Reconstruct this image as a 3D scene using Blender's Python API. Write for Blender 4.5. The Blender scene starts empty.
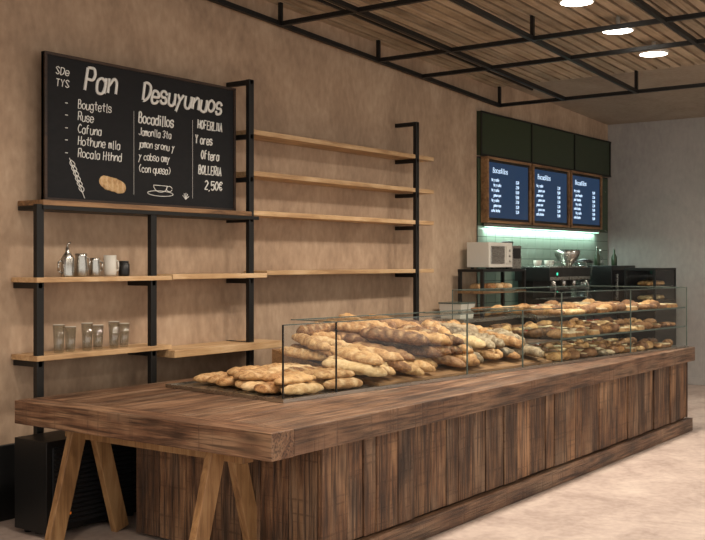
import bpy, math, random
from mathutils import Vector, Matrix, noise
random.seed(7)
R=random.random
def U(a,b): return random.uniform(a,b)
sc=bpy.context.scene
sc.view_settings.view_transform='Standard'
def lin(c):
    return tuple(((v/255)/12.92 if v/255<=0.04045 else (((v/255)+0.055)/1.055)**2.4) for v in c)+(1,)
# ---------------------------------------------------------------- materials
def base(name):
    m=bpy.data.materials.new(name); m.use_nodes=True
    nt=m.node_tree; b=nt.nodes['Principled BSDF']; return m,nt,b
def N(nt,t,**k):
    n=nt.nodes.new(t)
    for a,v in k.items(): setattr(n,a,v)
    return n
def flat(name,c,rough=.6,metal=0,emit=None,es=1):
    m,nt,b=base(name)
    b.inputs['Base Color'].default_value=lin(c); b.inputs['Roughness'].default_value=rough; b.inputs['Metallic'].default_value=metal
    n=N(nt,'ShaderNodeTexNoise'); n.inputs['Scale'].default_value=30
    mr=N(nt,'ShaderNodeMapRange'); mr.inputs[3].default_value=max(0,rough-.06); mr.inputs[4].default_value=min(1,rough+.06)
    nt.links.new(n.outputs[0],mr.inputs[0]); nt.links.new(mr.outputs[0],b.inputs['Roughness'])
    if emit:
        b.inputs['Emission Color'].default_value=lin(emit); b.inputs['Emission Strength'].default_value=es
    return m
def ramp(nt,stops):
    r=N(nt,'ShaderNodeValToRGB'); e=r.color_ramp.elements
    while len(e)<len(stops): e.new(.5)
    for i,(p,c) in enumerate(stops): e[i].position=p; e[i].color=lin(c)
    return r
def wood(name,cd,cm,cl,axis='X',scale=1,var=.35,rough=.5,bump=.25,weather=0):
    m,nt,b=base(name); L=nt.links.new
    tc=N(nt,'ShaderNodeTexCoord'); geo=N(nt,'ShaderNodeNewGeometry')
    mp=N(nt,'ShaderNodeMapping')
    s={'X':(.7,9,9),'Y':(9,.7,9),'Z':(9,9,.7)}[axis]
    mp.inputs['Scale'].default_value=[v*scale for v in s]
    comb=N(nt,'ShaderNodeVectorMath',operation='SCALE'); comb.inputs[0].default_value=(17,31,23)
    L(geo.outputs['Random Per Island'],comb.inputs['Scale'])
    add=N(nt,'ShaderNodeVectorMath',operation='ADD'); L(tc.outputs['Object'],add.inputs[0]); L(comb.outputs[0],add.inputs[1])
    L(add.outputs[0],mp.inputs['Vector'])
    n1=N(nt,'ShaderNodeTexNoise'); n1.inputs['Scale'].default_value=2.2; n1.inputs['Detail'].default_value=8; n1.inputs['Roughness'].default_value=.7; n1.inputs['Distortion'].default_value=.8
    L(mp.outputs[0],n1.inputs['Vector'])
    n2=N(nt,'ShaderNodeTexNoise'); n2.inputs['Scale'].default_value=2.6; n2.inputs['Detail'].default_value=6
    L(add.outputs[0],n2.inputs['Vector'])
    mx=N(nt,'ShaderNodeMath',operation='MULTIPLY_ADD'); L(n1.outputs[0],mx.inputs[0]); mx.inputs[1].default_value=.65
    m2=N(nt,'ShaderNodeMath',operation='MULTIPLY'); L(n2.outputs[0],m2.inputs[0]); m2.inputs[1].default_value=.4; L(m2.outputs[0],mx.inputs[2])
    rp=ramp(nt,[(.42,cd),(.52,cm),(.62,cl)]); L(mx.outputs[0],rp.inputs[0])
    hs=N(nt,'ShaderNodeHueSaturation'); L(rp.outputs[0],hs.inputs['Color'])
    mr=N(nt,'ShaderNodeMapRange'); mr.inputs[3].default_value=1-var; mr.inputs[4].default_value=1+var
    L(geo.outputs['Random Per Island'],mr.inputs[0]); L(mr.outputs[0],hs.inputs['Value'])
    out=hs.outputs[0]
    hgt=n1.outputs[0]
    if weather:
        def mask(scales,sc_,lo,hi,amt,det=6):
            mp_=N(nt,'ShaderNodeMapping'); mp_.inputs['Scale'].default_value=scales; L(add.outputs[0],mp_.inputs[0])
            n_=N(nt,'ShaderNodeTexNoise'); n_.inputs['Scale'].default_value=sc_; n_.inputs['Detail'].default_value=det; L(mp_.outputs[0],n_.inputs['Vector'])
            k_=N(nt,'ShaderNodeMapRange'); k_.inputs[1].default_value=lo; k_.inputs[2].default_value=hi; k_.inputs[3].default_value=0; k_.inputs[4].default_value=amt; L(n_.outputs[0],k_.inputs[0]); return k_.outputs[0]
        ax={'X':0,'Y':1,'Z':2}[axis]
        def v3(al,ac): q=[ac]*3; q[ax]=al; return q
        mp2=N(nt,'ShaderNodeMapping'); mp2.inputs['Scale'].default_value=v3(2.2,7); L(add.outputs[0],mp2.inputs[0])
        vo=N(nt,'ShaderNodeTexVoronoi'); vo.inputs['Scale'].default_value=1.0; L(mp2.outputs[0],vo.inputs['Vector'])
        k=N(nt,'ShaderNodeMapRange'); k.inputs[1].default_value=.06; k.inputs[2].default_value=.26; k.inputs[3].default_value=.9*weather; k.inputs[4].default_value=0; L(vo.outputs['Distance'],k.inputs[0])
        grain=mask(v3(1.6,45),1.5,.47,.63,.9*weather)
        saw=mask(v3(38,1.5),1.2,.54,.7,.5*weather,3)
        mxx=N(nt,'ShaderNodeMath',operation='MAXIMUM'); L(k.outputs[0],mxx.inputs[0]); L(grain,mxx.inputs[1])
        mx5=N(nt,'ShaderNodeMath',operation='MAXIMUM'); L(mxx.outputs[0],mx5.inputs[0]); L(saw,mx5.inputs[1])
        worn=mask(v3(1.1,4.5),1.6,.5,.68,.65*weather,8)
        wm=N(nt,'ShaderNodeMixRGB'); L(worn,wm.inputs[0]); L(out,wm.inputs[1]); wm.inputs[2].default_value=lin((150,124,100))
        mc=N(nt,'ShaderNodeMixRGB'); L(mx5.outputs[0],mc.inputs[0]); L(wm.outputs[0],mc.inputs[1]); mc.inputs[2].default_value=lin((34,21,14)); out=mc.outputs[0]
        hgt=mx5.outputs[0]
    L(out,b.inputs['Base Color']); b.inputs['Roughness'].default_value=rough
    bp=N(nt,'ShaderNodeBump'); bp.inputs['Strength'].default_value=bump; bp.inputs['Distance'].default_value=.01; bp.invert=bool(weather)
    L(hgt,bp.inputs['Height']); L(bp.outputs[0],b.inputs['Normal'])
    return m
def plaster(name,c1,c2,c3,sc1=1.3,rough=.85,stretch=(1,1,1),bump=.15):
    m,nt,b=base(name); L=nt.links.new
    tc=N(nt,'ShaderNodeTexCoord'); mp=N(nt,'ShaderNodeMapping'); mp.inputs['Scale'].default_value=stretch
    L(tc.outputs['Object'],mp.inputs[0])
    n1=N(nt,'ShaderNodeTexNoise'); n1.inputs['Scale'].default_value=sc1; n1.inputs['Detail'].default_value=10; n1.inputs['Roughness'].default_value=.66; n1.inputs['Distortion'].default_value=.6
    L(mp.outputs[0],n1.inputs['Vector'])
    mp2=N(nt,'ShaderNodeMapping'); mp2.inputs['Scale'].default_value=(1,1,.5); mp2.inputs['Rotation'].default_value=(0,.3,0); L(tc.outputs['Object'],mp2.inputs[0])
    n2=N(nt,'ShaderNodeTexNoise'); n2.inputs['Scale'].default_value=20; n2.inputs['Detail'].default_value=5
    L(mp2.outputs[0],n2.inputs['Vector'])
    a=N(nt,'ShaderNodeMath',operation='MULTIPLY_ADD'); L(n2.outputs[0],a.inputs[0]); a.inputs[1].default_value=.3
    s=N(nt,'ShaderNodeMath',operation='MULTIPLY'); L(n1.outputs[0],s.inputs[0]); s.inputs[1].default_value=.7; L(s.outputs[0],a.inputs[2])
    rp=ramp(nt,[(.36,c1),(.5,c2),(.66,c3)]); L(a.outputs[0],rp.inputs[0]); L(rp.outputs[0],b.inputs['Base Color'])
    b.inputs['Roughness'].default_value=rough
    bp=N(nt,'ShaderNodeBump'); bp.inputs['Strength'].default_value=bump; bp.inputs['Distance'].default_value=.01; L(a.outputs[0],bp.inputs['Height']); L(bp.outputs[0],b.inputs['Normal'])
    return m
def glassmat(name,tint=(248,252,250),f0=.03,fm=.6):
    m=bpy.data.materials.new(name); m.use_nodes=True; nt=m.node_tree; nt.nodes.clear(); L=nt.links.new
    o=N(nt,'ShaderNodeOutputMaterial'); t=N(nt,'ShaderNodeBsdfTransparent'); t.inputs[0].default_value=lin(tint)
    g=N(nt,'ShaderNodeBsdfGlossy'); g.inputs['Roughness'].default_value=.03
    f=N(nt,'ShaderNodeLayerWeight'); f.inputs[0].default_value=.5
    p=N(nt,'ShaderNodeMath',operation='POWER'); L(f.outputs['Facing'],p.inputs[0]); p.inputs[1].default_value=4
    mu=N(nt,'ShaderNodeMath',operation='MULTIPLY_ADD'); mu.inputs[1].default_value=fm; mu.inputs[2].default_value=f0; L(p.outputs[0],mu.inputs[0])
    mx=N(nt,'ShaderNodeMixShader'); L(mu.outputs[0],mx.inputs[0]); L(t.outputs[0],mx.inputs[1]); L(g.outputs[0],mx.inputs[2]); L(mx.outputs[0],o.inputs[0])
    return m
def breadmat(name,cd,cm,cl,flour):
    m,nt,b=base(name); L=nt.links.new
    tc=N(nt,'ShaderNodeTexCoord'); geo=N(nt,'ShaderNodeNewGeometry'); at=N(nt,'ShaderNodeAttribute',attribute_name='score')
    n1=N(nt,'ShaderNodeTexNoise'); n1.inputs['Scale'].default_value=22; n1.inputs['Detail'].default_value=9; n1.inputs['Roughness'].default_value=.7; L(tc.outputs['Object'],n1.inputs['Vector'])
    a=N(nt,'ShaderNodeMath',operation='MULTIPLY_ADD'); L(geo.outputs['Random Per Island'],a.inputs[0]); a.inputs[1].default_value=.25
    s=N(nt,'ShaderNodeMath',operation='MULTIPLY'); L(n1.outputs[0],s.inputs[0]); s.inputs[1].default_value=.75; L(s.outputs[0],a.inputs[2])
    rp=ramp(nt,[(.36,cd),(.49,cm),(.64,cl)]); L(a.outputs[0],rp.inputs[0])
    mx=N(nt,'ShaderNodeMixRGB'); L(at.outputs['Fac'],mx.inputs[0]); L(rp.outputs[0],mx.inputs[1]); mx.inputs[2].default_value=lin(flour)
    L(mx.outputs[0],b.inputs['Base Color']); b.inputs['Roughness'].default_value=.6
    bp=N(nt,'ShaderNodeBump'); bp.inputs['Strength'].default_value=1; bp.inputs['Distance'].default_value=.02; L(n1.outputs[0],bp.inputs['Height']); L(bp.outputs[0],b.inputs['Normal'])
    return m
M_wall=plaster('plaster_beige',(148,124,103),(172,146,122),(192,167,142),1.4,stretch=(1.2,1,.8))
M_back=plaster('plaster_grey',(156,151,148),(170,165,161),(182,177,172),.8)
M_ceil=plaster('ceiling_plaster',(138,122,108),(156,140,124),(170,154,138),.9)
M_floor=plaster('floor_concrete',(148,130,120),(172,154,144),(192,176,164),2.2,rough=.55)
M_top=wood('counter_top_wood',(66,44,31),(112,80,58),(146,112,86),'X',.8,.18,.45,weather=.75,bump=.5)
M_topY=wood('counter_end_wood',(70,45,30),(116,82,60),(150,116,88),'Y',.8,.14,.45,weather=.75,bump=.5)
M_plank=wood('counter_plank_wood',(58,38,25),(104,72,48),(138,104,74),'Z',.8,.38,.6,weather=.85,bump=.6)
M_light=wood('pale_wood',(164,128,90),(190,154,112),(208,176,136),'X',1,.08,.5,.1)
M_lightZ=wood('trestle_wood',(122,88,54),(154,116,76),(172,136,94),'Z',1,.1,.5,.15)
M_mid=wood('mid_wood',(96,68,44),(132,98,66),(156,120,84),'X',1,.1,.5,.1)
M_slat=wood('ceiling_slat_wood',(144,124,102),(172,152,128),(194,174,150),'X',.7,.16,.6,.1)
M_black=flat('black_metal',(18,17,16),.5,.2)
M_blk=flat('black_plastic',(16,16,16),.4)
M_slate=flat('chalkboard_black',(15,16,20),.85)
M_frameb=wood('dark_frame_wood',(30,20,14),(48,32,22),(64,44,30),'X',1,.1)
M_chalk=flat('chalk_white',(232,232,228),.9)
M_steel=flat('steel',(180,178,172),.28,1)
M_white=flat('white_plastic',(205,200,190),.45)
M_green=flat('dark_green_panel',(40,54,34),.35)
M_gtile=flat('dark_green_tile',(62,78,60),.25)
M_tile=flat('backsplash_tile',(124,138,126),.25)
M_scr=flat('screen_blue',(10,16,26),.15,emit=(36,66,100),es=.6)
M_scrtx=flat('screen_text',(150,175,200),.5,emit=(200,222,245),es=1.1)
M_glass=glassmat('clear_glass')
M_tum=glassmat('tumbler_glass',(240,243,243),.1,.9)
M_edge=flat('glass_edge',(84,96,90),.2)
M_lamp=flat('lamp_emitter',(255,250,240),.5,emit=(255,246,232),es=14)
M_orange=flat('orange_badge',(226,120,30),.5,emit=(226,120,30),es=.3)
M_greenlt=flat('green_led',(60,220,170),.5,emit=(60,220,170),es=1.5)
M_strip=flat('led_strip_diffuser',(220,255,240),.5,emit=(190,255,225),es=3)
M_bread=breadmat('bread_crust',(112,70,34),(172,124,74),(212,168,116),(222,192,148))
M_brown=breadmat('bread_brown',(82,50,28),(130,88,54),(168,124,84),(196,160,116))
M_pale=breadmat('bread_pale',(158,114,70),(202,162,112),(224,192,146),(230,206,166))
M_grey=breadmat('bread_seeded',(84,70,52),(144,122,94),(184,162,132),(204,188,162))
M_cream=breadmat('cream_topping',(196,170,130),(220,200,164),(234,218,188),(240,226,200))
M_berry=flat('berry_glaze',(120,36,26),.25)
# ---------------------------------------------------------------- builder
class B:
    def __init__(s): s.v=[];s.f=[];s.m=[];s.sm=[];s.a=[];s.mats=[]
    def mi(s,m):
        if m not in s.mats: s.mats.append(m)
        return s.mats.index(m)
    def raw(s,vs,fs,m,smooth=False,M=None,at=None):
        o=len(s.v); i=s.mi(m)
        for k,p in enumerate(vs):
            p=Vector(p); s.v.append(M@p if M else p); s.a.append(at[k] if at else 0)
        for f in fs: s.f.append([o+j for j in f]); s.m.append(i); s.sm.append(smooth)
    def box(s,x0,x1,y0,y1,z0,z1,m,M=None,zf=None):
        vs=[(x,y,z) for z in (z0,z1) for y in (y0,y1) for x in (x0,x1)]
        if zf: vs=[(x,y,z+zf(x)) for x,y,z in vs]
        s.raw(vs,[(0,2,3,1),(4,5,7,6),(0,1,5,4),(2,6,7,3),(0,4,6,2),(1,3,7,5)],m,False,M)
    def beam(s,p0,p1,w,h,m,up=(0,0,1)):
        p0=Vector(p0);p1=Vector(p1); d=(p1-p0).normalized(); sd=d.cross(Vector(up)).normalized(); u=sd.cross(d)
        vs=[p+sd*a*w/2+u*b*h/2 for p in (p0,p1) for a,b in ((-1,-1),(1,-1),(1,1),(-1,1))]
        s.raw(vs,[(0,3,2,1),(4,5,6,7),(0,1,5,4),(1,2,6,5),(2,3,7,6),(3,0,4,7)],m)
    def lathe(s,prof,o,m,seg=20,M=None,smooth=True):
        o=Vector(o); vs=[];n=len(prof)
        for r,z in prof:
            for k in range(seg):
                a=2*math.pi*k/seg; vs.append((o.x+r*math.cos(a),o.y+r*math.sin(a),o.z+z))
        fs=[]
        for i in range(n-1):
            for k in range(seg):
                k2=(k+1)%seg; fs.append((i*seg+k,i*seg+k2,(i+1)*seg+k2,(i+1)*seg+k))
        if prof[0][0]>1e-4: fs.append(tuple(reversed(range(seg))))
        if prof[-1][0]>1e-4: fs.append(tuple((n-1)*seg+k for k in range(seg)))
        s.raw(vs,fs,m,smooth,M)
    def cyl(s,p0,p1,r,m,seg=12):
        p0=Vector(p0);p1=Vector(p1);d=p1-p0; q=d.to_track_quat('Z','Y').to_matrix().to_4x4(); M=Matrix.Translation(p0)@q
        s.lathe([(r,0),(r,d.length)],(0,0,0),m,seg,M)
    def tube(s,pts,r,m,seg=8):
        for a,b in zip(pts,pts[1:]): s.cyl(a,b,r,m,seg)
    def loaf(s,M,L,W,H,m,bend=0,ns=5,pw=4,ridge=0,seg=16,rings=30,rough=.1,curl=0):
        vs=[];at=[];off=Vector((R()*50,R()*50,R()*50)); sgn=random.choice((-1,1)); th=U(.5,.75)
        for i in range(rings+1):
            t=-1+2*i/rings; te=math.sin(t*math.pi/2)
            pr=max(0.02,(1-abs(te)**pw))**.5
            for k in range(seg):
                a=2*math.pi*k/seg; c=math.cos(a);sn=math.sin(a)
                w=1+rough*1.3*noise.noise(off+Vector((te*L*12,c*.8,sn*.8)))+rough*.8*noise.noise(off+Vector((te*L*30,c*2,sn*2)))
                x=te*L/2; sc_=0
                if ridge: w*=1+ridge*abs(math.sin(te*ridge*40))
                elif ns and sn>.1:
                    q=math.sin((te*ns+sgn*c*.55)*math.pi+off.x)
                    if q>th and abs(te)<.88: sc_=min(1,(q-th)*3)*min(1,sn*1.4); w*=1-.16*sc_
                y=c*W/2*pr*w; z=(sn*H/2 if sn>0 else sn*H*.32)*pr*w
                y+=bend*te*te*L+curl*math.sin(te*2.6)*W
                vs.append((x,y,z)); at.append(sc_*.6)
        fs=[]
        for i in range(rings):
            for k in range(seg):
                k2=(k+1)%seg; fs.append((i*seg+k,(i+1)*seg+k,(i+1)*seg+k2,i*seg+k2))
        fs.append(tuple(range(seg))); fs.append(tuple(reversed([rings*seg+k for k in range(seg)])))
        s.raw(vs,fs,m,True,M,at)
    def done(s,name,bevel=0,parent=None,smooth=None):
        me=bpy.data.meshes.new(name); me.from_pydata([tuple(p) for p in s.v],[],s.f)
        for m in s.mats: me.materials.append(m)
        me.polygons.foreach_set('material_index',s.m); me.polygons.foreach_set('use_smooth',s.sm)
        if any(s.a):
            a=me.attributes.new('score','FLOAT','POINT'); a.data.foreach_set('value',s.a)
        me.update(); ob=bpy.data.objects.new(name,me); sc.collection.objects.link(ob)
        if bevel:
            b=ob.modifiers.new('bevel','BEVEL'); b.width=bevel; b.segments=2; b.limit_method='ANGLE'
        if parent: ob.parent=parent
        return ob
def T(x,y,z,rz=0,ry=0,rx=0):
    return Matrix.Translation((x,y,z))@Matrix.Rotation(rz,4,'Z')@Matrix.Rotation(ry,4,'Y')@Matrix.Rotation(rx,4,'X')
# ---------------------------------------------------------------- stroke lettering
G={'P':["02 08","~08 38 47 46 35 05"],'a':["~45 26 05 03 12 32 44","46 42"],'n':["06 02","~04 15 26 36 45 42"],'D':["02 08","~08 28 47 45 33 12 02"],
'e':["~04 44 45 36 16 05 03 12 32 43"],'s':["~45 36 16 05 14 34 43 32 12 03"],'u':["~06 03 12 32 44","46 42"],'y':["06 24","46 24 00"],'o':["~26 05 03 22 43 45 26"],
'm':["06 02","~04 16 25 22","~24 36 45 42"],'w':["06 12 25 32 46"],'v':["06 22 46"],'t':["28 23 32","06 46"],'l':["18 12 22"],'i':["16 12","17 18"],'d':["48 42","~45 26 05 03 22 43"],
'b':["08 02","~05 26 45 43 22 03"],'c':["~45 26 05 03 22 43"],'r':["06 02","~04 16 36"],'h':["08 02","~04 26 45 42"],'g':["~45 26 05 03 22 43","~46 41 20 01"],'q':["~45 26 05 03 22 43","46 40"],
'j':["26 21 10"],'k':["08 02","46 04 42"],'f':["~38 28 17 12","06 36"],'p':["06 00","~05 26 45 43 22 03"],'B':["02 08","~08 28 37 36 25 05","~05 35 44 43 32 02"],
'O':["~28 06 04 22 44 46 28"],'C':["~47 28 06 04 22 43"],'E':["48 08 02 42","05 35"],'H':["02 08","42 48","05 45"],'F':["48 08 02","05 35"],'R':["02 08","~08 38 47 46 35 05","25 42"],
'L':["08 02 42"],'I':["12 18"],'A':["02 28 42","14 34"],'Y':["08 25 48","25 22"],'J':["48 43 22 03"],'S':["~47 28 07 16 34 43 22 03"],'T':["08 48","28 22"],
'2':["~07 28 47 46 02","02 42"],'5':["48 08 05","~05 36 44 43 22 03"],'0':["~28 06 04 22 44 46 28"],',':["12 01"],'€':["~47 28 06 04 22 43","06 36","04 34"],
'(':["~38 16 14 32"],')':["~18 36 34 12"],'3':["~07 28 47 25 44 22 03"],'-':["05 35"]}
def cr(pts,n=6):
    if len(pts)<3: return pts
    P=[pts[0]]+pts+[pts[-1]]; out=[]
    for i in range(1,len(P)-2):
        p0,p1,p2,p3=[Vector(q) for q in P[i-1:i+3]]
        for j in range(n):
            t=j/n; out.append(.5*((2*p1)+(p2-p0)*t+(2*p0-5*p1+4*p2-p3)*t*t+(3*p1-p0-3*p2+p3)*t**3))
    out.append(Vector(pts[-1])); return out
def strokes(name,polys,r,mat,parent):
    cu=bpy.data.curves.new(name,'CURVE'); cu.dimensions='3D'; cu.bevel_depth=r; cu.bevel_resolution=1
    for pl in polys:
        sp=cu.splines.new('POLY'); sp.points.add(len(pl)-1)
        for p,q in zip(sp.points,pl): p.co=(q[0],q[1],q[2],1)
    cu.materials.append(mat); ob=bpy.data.objects.new(name,cu); sc.collection.objects.link(ob); ob.parent=parent; return ob
def write(txt,x,z,h,y,sp=1.0,jit=.25,slant=.12):
    """hand-lettered text in the XZ plane at depth y; h = cap height"""
    u=h/6; out=[]; cx=x
    for ch in txt:
        if ch in G:
            oy=U(-jit,jit)*u
            for st in G[ch]:
                sm=st[0]=='~'; pts=[(int(p[0])+U(-jit,jit)*.5,int(p[1])-2+U(-jit,jit)*.5,0) for p in st.strip('~').split()]
                if sm: pts=cr(pts)
                out.append([(cx+(p[0]+p[1]*slant)*u*.85*sp,y,z+p[1]*u+oy) for p in pts])
            cx+=u*(3.3 if ch in 'liIj,' else 5.6)*.85*sp
        else: cx+=u*3.2*sp
    return out
# ---------------------------------------------------------------- room
WY=5.9; WX=14.4
cz=lambda x:3.72+(14.4-x)*.045
b=B(); b.box(-3,WX,WY,WY+.15,0,4.7,M_wall); b.done('wall_left')
b=B(); b.box(WX,WX+.15,-4,WY+.15,0,4.7,M_back); b.done('wall_back')
b=B(); b.box(-3,WX+.15,-4,WY+.15,-.1,0,M_floor); b.done('floor')
b=B(); b.box(-3,WX+.15,-4,WY+.15,0,.12,M_ceil,zf=cz); b.done('ceiling')
b=B(); b.box(-3,9.3,WY-.03,WY-.001,.001,.5,M_blk); b.done('baseboard_left',.004)
b=B(); b.box(WX-.02,WX-.001,-4,WY-.05,.001,.1,M_back); b.done('baseboard_back',.004)
# slats on ceiling
b=B(); y=1.0
while y<5.85:
    w=U(.08,.11); b.box(2.5,10.95,y,y+w,-.08,-.03,M_slat,zf=cz); y+=w+.035
b.box(2.5,10.95,1,5.87,-.012,-.002,M_frameb,zf=cz)
b.done('ceiling_slats')
# black steel frame under the ceiling
fz=lambda x:3.84-.054*(x-6)
b=B()
ys=[5.83,5.0,4.15,2.95,1.8]
for y in ys: b.box(3.2,10.95,y-.02,y+.02,-.02,.02,M_black,zf=fz)
xs=[3.9,5.4,6.9,8.4,9.2,10.93]
for x in xs: b.box(x-.02,x+.02,1.3,5.83,-.019+fz(x),.019+fz(x),M_black)
for x in (6.9,8.4,10.93):
    for y in (5.83,4.15): b.box(x-.016,x+.016,y-.016,y+.016,fz(x),cz(x)-.07,M_black)
b.box(3.2,10.95,5.40,5.42,.14,.16,M_black,zf=fz)
b.done('ceiling_steel_frame')
# downlights
def downlight(x,y,power=90):
    z=cz(x)-.2
    b=B(); b.lathe([(.0,-.004),(.13,.0)],(x,y,z),M_lamp,28)
    b.lathe([(.131,.0),(.145,.004),(.145,.03),(.05,.04),(.02,.05),(.02,.195)],(x,y,z),M_white,28)
    ob=b.done('ceiling_downlight')
    l=bpy.data.lights.new('downlight_beam','SPOT'); l.energy=power; l.spot_size=math.radians(150); l.spot_blend=1; l.shadow_soft_size=.15; l.color=(1,.89,.75)
    lo=bpy.data.objects.new('downlight_beam',l); lo.location=(x,y,z-.03); sc.collection.objects.link(lo); lo.parent=ob
for x,y in [(7.82,3.47),(8.82,3.52),(9.8,3.55)]: downlight(x,y,power=240)
for x,y in [(3.4,3.5),(5.0,3.5),(6.4,3.5),(12.6,3.2),(7.5,1.2),(10.5,.8),(4.5,1.0),(1.5,3)]: downlight(x,y,power=240)
# ---------------------------------------------------------------- service counter
b=B()
n=8; y0,y1=3.37,5.47
for i in range(n):
    a=y0+(y1-y0)*i/n; c=y0+(y1-y0)*(i+1)/n
    b.box(4.10,10.5,a+.0015,c-.0015,.71,.85+U(-.0015,.0015),M_top)
b.box(3.92,4.098,y0,y1,.708,.851,M_topY)
x=4.4
while x<10.40:
    w=min(U(.10,.26),10.43-x)
    b.box(x+.0025,x+w-.0025,3.412+U(0,.018),3.46,.14,.71,M_plank); x+=w
y=3.46
while y<4.9:
    w=min(U(.14,.24),4.9-y)
    if w<.02: break
    b.box(4.4,4.44,y+.002,y+w-.002,.02,.71,M_plank); b.box(10.4,10.44,y+.003,y+w-.003,.02,.71,M_plank); y+=w
b.box(4.44,10.4,3.47,4.88,.02,.7,M_blk)
b.box(4.40,10.47,3.385,3.45,.002,.13,M_top)
b.box(4.46,10.4,4.86,4.9,.0,.71,M_plank)
b.done('bakery_counter',.005)
# trestle
b=B()
for y in (5.08,3.92):
    for s in (-1,1):
        b.beam((4.17+s*.07,y,.70),(4.17+s*.26,y,0.012),.05,.11,M_lightZ,up=(1,0,0))
b.box(4.13,4.21,3.75,5.25,.62,.707,M_lightZ)
b.done('sawhorse_trestle',.004)
# ---------------------------------------------------------------- speaker
b=B(); x0,x1,ya,yb=4.0,4.78,5.26,5.58
b.box(x0,x1,ya,yb,.03,.60,M_blk); b.box(x0+.04,x1-.04,ya-.015,ya,.07,.56,M_slate)
for zz in [i*.03+.09 for i in range(16)]: b.box(x0+.05,x1-.05,ya-.02,ya-.015,zz,zz+.012,M_blk)
b.box(x0+.08,x0+.17,ya-.026,ya-.02,.13,.145,M_orange)
for x in (x0+.06,x1-.06):
    for y in (ya+.06,yb-.06): b.lathe([(.025,0),(.03,.03)],(x,y,.001),M_blk,12)
b.cyl((x0+.3,ya+.16,.64),(x1-.3,ya+.16,.64),.012,M_blk); b.cyl((x0+.3,ya+.16,.60),(x0+.3,ya+.16,.645),.012,M_blk); b.cyl((x1-.3,ya+.16,.60),(x1-.3,ya+.16,.645),.012,M_blk)
b.done('speaker_cabinet',.008)
# ---------------------------------------------------------------- wall shelving
b=B(); PY=5.65
posts=[(4.235,2.09),(5.231,2.08),(6.30,3.2),(8.813,3.13)]
for x,zt in posts:
    b.box(x-.028,x+.028,PY-.02,PY+.02,0.002,zt,M_black)
def arm(x,z): b.box(x-.018,x+.018,PY-.02,WY-.002,z-.02,z+.02,M_black)
arm(6.3,3.18);arm(8.813,3.11)
for z in (2.77,2.42,2.09,1.61): arm(8.813,z-.035); 
for z in (2.77,2.42,2.09): arm(6.3,z-.035)
for x in (4.235,5.231,6.3):
    arm(x,1.555); arm(x,1.04)
for z in (2.775,2.435,2.11): b.box(6.33,9.14,PY-.01,WY-.004,z-.018,z+.022,M_light)
b.box(6.5,9.14,PY-.01,WY-.004,1.60,1.638,M_light)
b.box(4.25,6.29,PY-.03,WY-.004,2.085,2.12,M_mid); b.box(4.25,6.38,PY-.03,WY-.006,2.055,2.084,M_black)
b.box(4.2,5.40,PY-.03,WY-.004,1.575,1.608,M_light); b.box(5.41,6.48,PY-.03,WY-.004,1.58,1.618,M_light)
b.box(4.2,5.40,PY-.03,WY-.004,1.06,1.095,M_light); b.box(5.36,6.6,PY-.10,WY-.006,1.0,1.055,M_light)
b.done('shelving_unit',.003)
# menu board
bx0,bx1,bz0,bz1=4.36,6.24,2.125,3.13
b=B(); by=5.76
b.box(bx0,bx1,by,by+.03,bz0,bz1,M_slate)
for a in ((bx0,bx1,bz0,bz0+.02),(bx0,bx1,bz1-.02,bz1),(bx0,bx0+.02,bz0+.02,bz1-.02),(bx1-.02,bx1,bz0+.02,bz1-.02)):
    b.box(a[0],a[1],by-.012,by+.031,a[2],a[3],M_frameb)
board=b.done('chalkboard_menu',.002)
ty=by-.004
W_=bx1-bx0; H_=bz1-bz0
P=lambda u,v:(bx0+u*W_,bz0+v*H_)
big=[];mid=[];sm=[]
def put(lst,t,u,v,h,**k): x,z=P(u,v); lst+=write(t,x,z,h,ty,**k)
put(big,'Pan',.18,.785,.16,sp=.80,slant=.25); put(big,'Desuyunuos',.465,.775,.135,sp=.80,slant=.25)
put(sm,'SDe',.05,.86,.05); put(sm,'TYS',.05,.78,.05)
for i,t in enumerate(['Bougtetls','Ruse','Cafuna','Hothune mlla','Rocala Hthnd']): put(sm,t,.15,.65-i*.085,.06,sp=.74)
for i in range(5): put(sm,'-',.09,.65-i*.085,.05)
put(mid,'Bocadillos',.445,.61,.078,sp=.66)
for i,t in enumerate(['Jamonlla 3ta','jamon sronu y','y cabso amy','(con quesa)']): put(sm,t,.445,.52-i*.09,.055,sp=.70)
for i,(t,u) in enumerate([('HOFERLIIA',.77),('Y ores',.755),('Oftera',.79),('BOLLERIA',.775),('2,50€',.81)]): put(mid,t,u,.63-i*.118,.068,sp=.64 if i<4 else .85)
strokes('lettering_title',big,.0108,M_chalk,board); strokes('lettering_heads',mid,.0052,M_chalk,board); strokes('lettering_small',sm,.0033,M_chalk,board)
lines=[]
for u in (.42,.74):
    a=P(u,.08);c=P(u,.69); lines.append([(a[0],ty,a[1]),(c[0],ty,c[1])])
strokes('lettering_rules',lines,.0012,M_chalk,board)
d=[]
for k in range(6):
    f=k/6
    x=bx0+W_*(.17-.05*f); z=bz0+H_*(.07+.2*f)
    for s in (-1,1): d.append([(x+s*.022*math.sin(q*math.pi)-.012*q*1.5,ty,z+.05*q) for q in (0,.25,.5,.75,1)])
x,z=P(.18,.03);x2,z2=P(.11,.3); d.append([(x,ty,z),(x2,ty,z2)])
cx,cz_=P(.56,.16)
d.append([(cx+.07*math.cos(t),ty,cz_+.05*math.sin(t)) for t in [math.pi+math.pi*i/12 for i in range(13)]]); d.append([(cx-.07,ty,cz_),(cx+.07,ty,cz_)])
d.append([(cx+.09+.03*math.cos(t),ty,cz_-.02+.02*math.sin(t)) for t in [i*.5 for i in range(13)]])
d.append([(cx+.13*math.cos(t),ty,cz_-.06+.02*math.sin(t)) for t in [i*.3 for i in range(22)]])
x,z=P(.7,.07)
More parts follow.
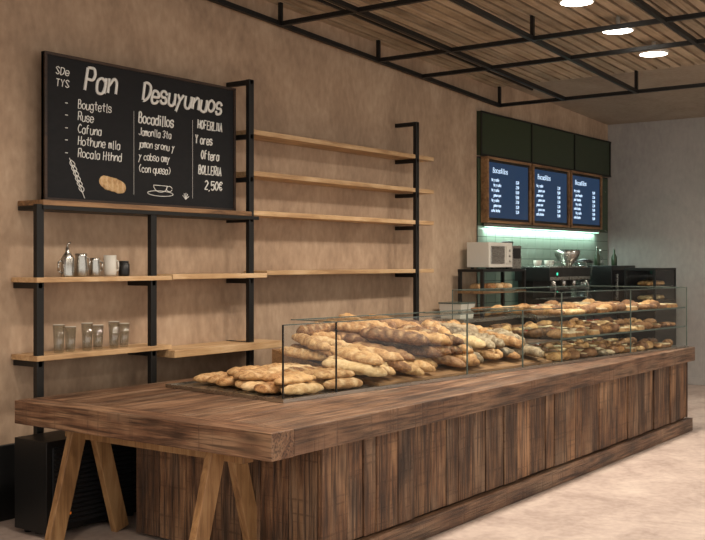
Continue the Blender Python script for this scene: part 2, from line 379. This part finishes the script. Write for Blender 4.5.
for a in range(5): d.append([(x,ty,z),(x+.04*math.cos(.5+a*.5),ty,z+.05*math.sin(.5+a*.5))])
strokes('chalk_doodles',d,.0028,M_chalk,board)
b=B()
x,z=P(.315,.14)
b.loaf(T(x,ty+.002,z,0,math.radians(12),0)@Matrix.Rotation(math.pi/2,4,'X')@Matrix.Diagonal((1,1,.12,1)),.25,.1,.05,M_pale,ns=5)
b.done('chalk_loaf_drawing',0,board)
# ---------------------------------------------------------------- shelf items
def canister(x,y,z,r,h,kind,name):
    b=B()
    if kind=='shaker':
        b.lathe([(r*.98,0),(r,.01),(r,h*.62),(r*.55,h*.78),(r*.28,h*.86),(r*.28,h),(0,h)],(x,y,z),M_steel,24)
        b.tube([(x,y,z+h),(x+.0,y,z+h+.02),(x+.025,y,z+h+.035)],.006,M_steel)
        b.tube([(x-r,y,z+h*.55),(x-r-.03,y,z+h*.5),(x-r-.03,y,z+h*.2),(x-r,y,z+h*.12)],.006,M_steel)
    elif kind=='jug':
        b.lathe([(r*.9,0),(r,.01),(r*.96,h*.5),(r*.8,h*.85),(r*.88,h),(r*.82,h),(r*.75,h*.85),(r*.9,h*.5),(0,.01)],(x,y,z),M_steel,24)
        b.tube([(x+r*.9,y,z+h*.85),(x+r+.03,y,z+h*.75),(x+r+.025,y,z+h*.35),(x+r*.95,y,z+h*.25)],.006,M_steel)
    elif kind=='mug':
        b.lathe([(r*.85,0),(r,.02),(r,h),(r*.9,h),(r*.88,.02),(0,.015)],(x,y,z),M_white,24)
        b.tube([(x+r*.95,y,z+h*.8),(x+r+.03,y,z+h*.7),(x+r+.03,y,z+h*.3),(x+r*.95,y,z+h*.2)],.007,M_white)
    else:
        b.lathe([(r*.9,0),(r,.01),(r,h*.8),(r*.8,h*.84),(r*.85,h*.86),(r*.85,h),(0,h)],(x,y,z),M_blk,24)
    return b.done(name)
zt=1.6085
canister(4.53,5.73,zt,.045,.20,'shaker','steel_shaker')
canister(4.66,5.75,zt,.048,.16,'jug','milk_jug')
canister(4.79,5.76,zt,.040,.13,'jug','milk_jug')
canister(4.92,5.75,zt,.045,.15,'mug','white_mug')
canister(5.05,5.75,zt,.04,.11,'jar','black_jar')
for i,x in enumerate([4.45,4.57,4.69,4.81,4.93,5.05]):
    b=B(); h=.19 if i%2==0 else .17
    b.lathe([(.028,0),(.032,.006),(.04,h),(.037,h),(.029,.015),(0,.013)],(x,5.72+.03*(i%2),1.0955),M_tum,20); b.lathe([(.0385,h-.002),(.0395,h+.001),(.037,h+.001)],(x,5.72+.03*(i%2),1.0955),M_white,20)
    b.done('glass_tumbler')
# ---------------------------------------------------------------- display case
CM=Matrix.Translation((4.82,4.05,.8515))@Matrix.Rotation(math.radians(-6.6),4,'Z')
D=1.15; U1=3.2; U2=5.58; UM=4.4
b=B()
b.box(.02,U2,.0,D,0,.012,M_steel,CM)
b.box(.0,U2+.01,-.012,.0,0,.022,M_steel,CM); b.box(.0,U2+.01,D,D+.012,0,.022,M_steel,CM); b.box(-.012,.0,-.012,D+.012,0,.022,M_steel,CM)
def pane(u0,u1,v0,v1,w0,w1):
    du,dv,dw=u1-u0,v1-v0,w1-w0; k=min(du,dv,dw)
    if k==dv: q=[(u0,v0,w0),(u1,v0,w0),(u1,v0,w1),(u0,v0,w1)]
    elif k==du: q=[(u0,v0,w0),(u0,v1,w0),(u0,v1,w1),(u0,v0,w1)]
    else: q=[(u0,v0,w0),(u1,v0,w0),(u1,v1,w0),(u0,v1,w0)]
    b.raw(q,[(0,1,2,3)],M_glass,False,CM)
def strip(u0,u1,v0,v1,w0,w1,m=M_edge): b.box(u0,u1,v0,v1,w0,w1,m,CM)
H1=.47;H2=.6
div=[0,.47,1.88,2.62,U1]
for a,c in zip(div,div[1:]):
    pane(a+.004,c-.004,.003,.008,.022,H1)
    strip(a+.004,c-.004,.0,.006,H1,H1+.006)
for a in div[:-1]: strip(a-.004,a+.004,-.001,.009,.02,H1+.005,M_black if a in (.0,.47) else M_edge)
pane(.47,U1,.012,.42,H1-.002,H1+.003); strip(.47,U1,.42,.426,H1-.003,H1+.003)
for a in (.47,1.88,2.62): strip(a-.003,a+.003,.012,.42,H1,H1+.005)
for a,c in ((U1,UM),(UM,U2)): pane(a+.004,c-.004,.003,.008,.022,H2)
strip(U1,U2,-.001,.007,H2,H2+.006)
strip(U1,U2,D-.007,D,H2,H2+.006); strip(U1,U1+.006,0,D,H2,H2+.006); strip(U2-.006,U2,0,D,H2,H2+.006)
pane(U1,U1+.005,.01,D-.01,.022,H2); pane(U2-.005,U2,.01,D-.01,.022,H2); pane(U1,U2,.01,D-.01,H2,H2+.004)
for u in (U1,UM,U2-.008): strip(u,u+.008,-.002,.007,.02,H2,M_edge)
for u in (U1,U2-.006): strip(u,u+.006,D-.006,D,.02,H2,M_edge)
for w in (.21,.40):
    pane(U1+.008,U2-.01,.02,D-.02,w,w+.006); strip(U1+.008,U2-.01,.012,.020,w-.006,w+.008,M_edge)
SL=.16
sl=lambda v:.02+SL*v
b.raw([(.95,.06,.013),(U1-.05,.06,.013),(U1-.05,D-.02,.013),(.95,D-.02,.013),(.95,.06,sl(.06)),(U1-.05,.06,sl(.06)),(U1-.05,D-.02,sl(D)),(.95,D-.02,sl(D))],
 [(0,3,2,1),(4,5,6,7),(0,1,5,4),(1,2,6,5),(2,3,7,6),(3,0,4,7)],M_mid,False,CM)
b.done('bakery_display_case')
# loaves
b=B()
for lay in range(2):
    for v in [0.12+.155*i for i in range(7-lay*2)]:
        for k in range(2):
            u=.24+.37*k+U(-.05,.05)+.08*lay+.1*v
            b.loaf(CM@T(u,v+lay*.08+U(-.02,.02),.045+.05*lay,U(-.35,.25),0,U(-.1,.1)),U(.28,.38),U(.13,.17),.075,M_pale if R()<.7 else M_bread,ns=random.choice([0,3,4]),bend=U(-.05,.05),rough=.2,curl=U(-.1,.1))
def heap(u0,u1,step,layers,mats,Lr,Wr,yaw0,hb=0,vs=(.30,.74)):
    for lay in range(layers):
        for vi,vc in enumerate(vs):
            u=u0+lay*step*.5
            while u<u1-lay*.05:
                v=vc+U(-.06,.06)+lay*.04
                L=U(*Lr);W=U(*Wr)
                b.loaf(CM@T(u,v,sl(v)+.045+lay*W*.6+hb+U(0,.02),math.pi/2+yaw0+U(-.4,.4),-(math.atan(SL))+U(-.08,.08)),L,W,W*.8,random.choice(mats),ns=random.choice([0,3,5,6,7]),bend=U(-.07,.07),rough=.2,curl=U(-.18,.18),pw=U(3,6))
                u+=step*U(.85,1.15)
heap(.90,1.4,.12,2,[M_pale,M_bread,M_pale],(.40,.52),(.10,.13),.35)
heap(1.3,2.1,.13,3,[M_bread,M_brown,M_bread,M_brown],(.42,.54),(.11,.14),.35,.0)
heap(2.1,2.7,.13,2,[M_bread,M_pale,M_grey],(.36,.48),(.10,.14),.25,.01)
heap(2.7,3.1,.13,2,[M_grey,M_bread,M_grey],(.34,.42),(.1,.13),.1,.01,vs=(.28,.72))
for i in range(8):
    u=1.25+i*.24; b.loaf(CM@T(u,.96,sl(1.0)+.12+U(0,.04)-(.03 if u>2.2 else 0),U(-.4,.4),U(-.1,.1)),.34,.13,.12,random.choice([M_brown,M_bread,M_grey]),ns=5,rough=.18)
b.done('bread_loaf_pile')
# pastries in tall module
b=B()
def pastry(u,v,w):
    k=R()
    if k<.3: b.loaf(CM@T(u,v,w+.028,U(-.5,.5)),.18,.085,.085,random.choice([M_brown,M_bread]),bend=.16,ns=0,ridge=.14,rings=22,seg=12,pw=2.6)
    elif k<.5: b.loaf(CM@T(u,v,w+.02,1.57+U(-.4,.4)),.20,.10,.06,random.choice([M_pale,M_grey,M_bread]),ns=3,seg=12,rings=20)
    elif k<.68:
        r=U(.05,.06); b.lathe([(r*.8,0),(r,.03),(r*.9,.034),(0,.03)],(0,0,0),M_brown,16,CM@T(u,v,w+.001)); b.lathe([(r*.85,.032),(r*.5,.042),(0,.044)],(0,0,0),random.choice([M_cream,M_berry,M_cream]),14,CM@T(u,v,w+.001))
    elif k<.85:
        for q in (-.03,.03):
            b.loaf(CM@T(u+q,v,w+.022,U(-.1,.1)+1.57),.13,.055,.05,M_brown,ns=0,seg=10,rings=14)
    else:
        M=CM@T(u,v,w+.001,U(-.3,.3)); b.box(-.055,.055,-.07,.07,0,.03,M_bread,M); b.box(-.05,.05,-.065,.065,.031,.04,M_cream,M)
for w in (.014,.212,.402):
    u=U1+.11
    while u<U2-.08:
        for v in (.12,.31,.51,.72,.93): pastry(u+U(-.015,.015),v,w)
        u+=.14
b.done('pastry_assortment')
# ---------------------------------------------------------------- back kitchen
b=B(); b.box(10.5,14.38,WY-.05,WY-.001,2.95,3.46,M_green)
for x in (10.5,11.8,13.1,14.34): b.box(x,x+.03,WY-.06,WY-.05,2.95,3.46,M_black)
for z in (2.95,3.445): b.box(10.5,14.38,WY-.062,WY-.05,z,z+.02,M_black)
b.done('green_wall_panel')
b=B()
for i in range(18):
    for j in range(14):
        z=1.101+j*.13; b.box(10.5+i*.215,10.5+i*.215+.21,WY-.015,WY-.001,z,z+.125,M_tile if z<2.1 else M_gtile)
b.box(10.5,14.37,WY-.012,WY-.001,1.101,2.94,M_slate)
b.done('wall_backsplash')
b=B(); b.box(10.6,13.9,WY-.08,WY-.04,2.125,2.16,M_steel); b.box(10.62,13.88,WY-.078,WY-.042,2.118,2.125,M_strip); o_=b.done('led_strip_lamp')
l=bpy.data.lights.new('strip_beam','AREA'); l.shape='RECTANGLE'; l.size=3.2; l.size_y=.04; l.energy=22; l.color=(.75,1,.9)
lo=bpy.data.objects.new('strip_beam',l); lo.location=(12.25,WY-.06,2.11); sc.collection.objects.link(lo); lo.parent=o_
for i,(a,c) in enumerate([(10.6,11.66),(11.78,12.80),(12.92,13.9)]):
    b=B()
    for q in ((a-.035,c+.035,2.17,2.2),(a-.035,c+.035,2.91,2.94),(a-.035,a,2.2,2.91),(c,c+.035,2.2,2.91)): b.box(q[0],q[1],WY-.11,WY-.02,q[2],q[3],M_mid)
    b.box(a,c,WY-.09,WY-.02,2.2,2.91,M_blk); b.box(a+.03,c-.03,WY-.094,WY-.09,2.23,2.88,M_scr)
    s=b.done('menu_screen')
    st=write('Bocadillos',a+.12,2.76,.06,WY-.097,sp=.9)
    for r in range(7): st+=write(random.choice(['jamon con','cafe leche','pan tomate','te y cafe']),a+.08+(r%2)*.05,2.66-r*.06,.034,WY-.097,sp=.85); st+=write(random.choice(['2,50','3,20','5,00']),a+.7,2.66-r*.06,.034,WY-.097,sp=.85)
    strokes('screen_lettering',st,.0026,M_scrtx,s)
b=B(); b.box(9.5,14.1,5.5,5.88,.08,1.06,M_blk); b.box(9.48,14.12,5.48,5.885,1.06,1.1,M_steel); b.box(9.55,14.05,5.53,5.85,.0,.08,M_slate)
b.box(10.8,14.12,5.27,5.48,1.06,1.1,M_steel); b.box(10.85,14.1,5.3,5.5,.0,1.06,M_blk)
for i in range(4): b.box(10.9+i*.78,10.9+i*.78+.73,5.285,5.3,.14,1.02,M_slate); b.box(11+i*.78,11.5+i*.78,5.27,5.285,.93,.95,M_steel)
b.done('back_counter',.003)
b=B()
for x in (9.95,10.95):
    for y in (5.52,5.8): b.box(x-.018,x+.018,y-.018,y+.018,1.101,1.62,M_black)
for z in (1.36,1.6): b.box(9.93,10.97,5.5,5.82,z,z+.03,M_mid if z<1.5 else M_black)
b.done('storage_rack',.002)
b=B(); b.box(10.1,10.66,5.52,5.80,1.65,1.93,M_white); b.box(10.14,10.46,5.512,5.52,1.69,1.89,M_steel); b.box(10.50,10.64,5.51,5.52,1.69,1.89,M_white)
for z in (1.72,1.78,1.84): b.cyl((10.57,5.512,z),(10.57,5.495,z),.015,M_steel)
b.box(10.18,10.42,5.49,5.50,1.86,1.87,M_steel)
for x in (10.15,10.61):
    for y in (5.56,5.76): b.lathe([(.02,0),(.02,.02)],(x,y,1.631),M_blk,10)
b.done('toaster_oven',.015)
b=B(); b.box(10.72,10.94,5.55,5.80,1.631,1.90,M_steel); b.box(10.74,10.92,5.545,5.55,1.75,1.87,M_blk); b.lathe([(.05,0),(.07,.04),(.07,.05),(0,.055)],(10.83,5.67,1.901),M_blk,16); b.done('coffee_grinder_box',.01)
b=B()
b.box(11.35,12.45,5.4,5.8,1.16,1.26,M_blk); b.box(11.35,12.45,5.6,5.8,1.26,1.5,M_blk); b.box(11.3,12.5,5.36,5.82,1.48,1.64,M_blk); b.box(11.36,12.44,5.37,5.58,1.26,1.27,M_steel)
b.box(11.32,12.48,5.352,5.36,1.49,1.53,M_steel)
for x in (11.6,11.9,12.2):
    b.lathe([(.035,0),(.04,.07)],(x,5.46,1.41),M_steel,14); b.cyl((x,5.46,1.42),(x,5.28,1.40),.014,M_blk)
for x in (11.42,12.38): b.tube([(x,5.38,1.5),(x,5.33,1.42),(x,5.35,1.28)],.007,M_steel)
for x in (11.4,12.4):
    for y in (5.44,5.76): b.lathe([(.025,0),(.03,.06)],(x,y,1.101),M_steel,10)
b.box(11.34,12.46,5.38,5.8,1.64,1.66,M_steel)
b.cyl((11.36,5.39,1.71),(12.44,5.39,1.71),.006,M_steel)
for x in (11.36,11.9,12.44): b.cyl((x,5.39,1.66),(x,5.39,1.71),.005,M_steel)
b.box(11.5,11.53,5.355,5.36,1.55,1.58,M_greenlt)
b.done('espresso_machine',.008)
for i,x in enumerate([11.45,11.6,11.75,11.95]):
    b=B(); b.lathe([(.022,0),(.035,.02),(.042,.07),(.038,.07),(.03,.02),(0,.012)],(x,5.6+.05*(i%2),1.661),M_white,16); b.tube([(x+.038,5.6+.05*(i%2),1.72),(x+.06,5.6+.05*(i%2),1.705),(x+.036,5.6+.05*(i%2),1.685)],.005,M_white); b.done('coffee_cup')
b=B(); b.lathe([(.07,0),(.08,.02),(.16,.14),(.165,.2),(.15,.2),(.07,.02),(0,.015)],(12.28,5.58,1.661),M_steel,28); b.done('steel_bowl')
b=B(); b.lathe([(.1,0),(.11,.02),(.11,.14),(.07,.2),(.0,.2)],(12.85,5.6,1.101),M_blk,20); b.lathe([(.06,.2),(.1,.36),(.12,.6),(.115,.6),(.09,.36),(0,.22)],(12.85,5.6,1.101),M_tum,20); b.lathe([(.12,.6),(.12,.63),(.03,.65),(.0,.65)],(12.85,5.6,1.101),M_blk,20); b.done('coffee_grinder')
b=B(); b.box(13.2,14.05,5.35,5.85,1.105,1.66,M_blk); b.box(13.25,14.0,5.34,5.35,1.15,1.6,M_slate); b.box(13.3,13.34,5.31,5.34,1.2,1.55,M_steel); b.done('mini_fridge',.008)
for x,h,m in ((13.3,.24,M_green),(13.42,.2,M_tum),(13.9,.22,M_green)):
    b=B(); b.lathe([(.035,0),(.04,.01),(.04,h*.55),(.014,h*.75),(.014,h),(0,h)],(x,5.6,1.661),m,16); b.lathe([(.016,h),(.016,h+.02),(0,h+.02)],(x,5.6,1.661),M_steel,12); b.done('syrup_bottle')
b=B(); a0,a1,c0,c1=13.1,13.9,4.72,5.14
b.box(a0,a1,c0,c1,.0,1.2,M_blk)
for x in (a0,a1-.03):
    for y in (c0,c1-.03): b.box(x,x+.03,y,y+.03,1.2,1.6,M_black)
b.box(a0,a1,c0,c1,1.6,1.63,M_black); b.raw([(a0+.03,c0+.01,1.2),(a1-.03,c0+.01,1.2),(a1-.03,c0+.01,1.6),(a0+.03,c0+.01,1.6)],[(0,1,2,3)],M_glass); b.raw([(a0+.01,c0+.03,1.2),(a0+.01,c1-.03,1.2),(a0+.01,c1-.03,1.6),(a0+.01,c0+.03,1.6)],[(0,1,2,3)],M_glass)
b.box(a0+.03,a1-.03,c1-.02,c1-.01,1.2,1.6,M_slate); b.box(a1-.02,a1-.01,c0+.03,c1-.03,1.2,1.6,M_slate)
b.box(a0+.03,a1-.03,c0+.03,c1-.02,1.38,1.39,M_steel)
for i in range(4): b.loaf(T(a0+.15+i*.16,c0+.2,1.42,1.5),.2,.1,.08,M_bread,ns=4); b.loaf(T(a0+.15+i*.16,c0+.2,1.23,1.5),.2,.1,.08,M_pale,ns=4)
b.done('glass_cabinet')
b=B()
for x in (9.6,9.76):
    b.raw([(x-.06,5.56,1.101),(x+.06,5.56,1.101),(x+.06,5.8,1.101),(x-.06,5.8,1.101),(x-.07,5.54,1.26),(x+.07,5.54,1.26),(x+.07,5.82,1.26),(x-.07,5.82,1.26)],[(0,3,2,1),(4,5,6,7),(0,1,5,4),(1,2,6,5),(2,3,7,6),(3,0,4,7)],M_white)
    b.box(x-.074,x+.074,5.535,5.825,1.26,1.275,M_edge)
b.done('plastic_tubs',.004)
b=B()
for i in range(6): b.loaf(T(10.1+i*.13,5.66+U(-.02,.02),1.425,1.4+U(-.3,.3)),.2,.1,.09,random.choice([M_bread,M_pale]),ns=4)
for i in range(6): b.loaf(T(10.1+i*.13,5.66+U(-.02,.02),1.135,1.4+U(-.3,.3)),.2,.1,.09,random.choice([M_bread,M_brown]),ns=4)
b.done('bread_rolls')
# ---------------------------------------------------------------- light & camera
w=bpy.data.worlds.new('world'); sc.world=w; w.use_nodes=True
w.node_tree.nodes['Background'].inputs[0].default_value=(1,.93,.84,1); w.node_tree.nodes['Background'].inputs[1].default_value=1.3
cam=bpy.data.cameras.new('camera'); co=bpy.data.objects.new('camera',cam); sc.collection.objects.link(co)
cam.sensor_width=36; cam.lens=36*1030/705; cam.shift_y=-8/705; cam.clip_end=100
co.location=(0,0,1.71); co.rotation_euler=(math.pi/2,0,math.radians(-53.8)); sc.camera=co
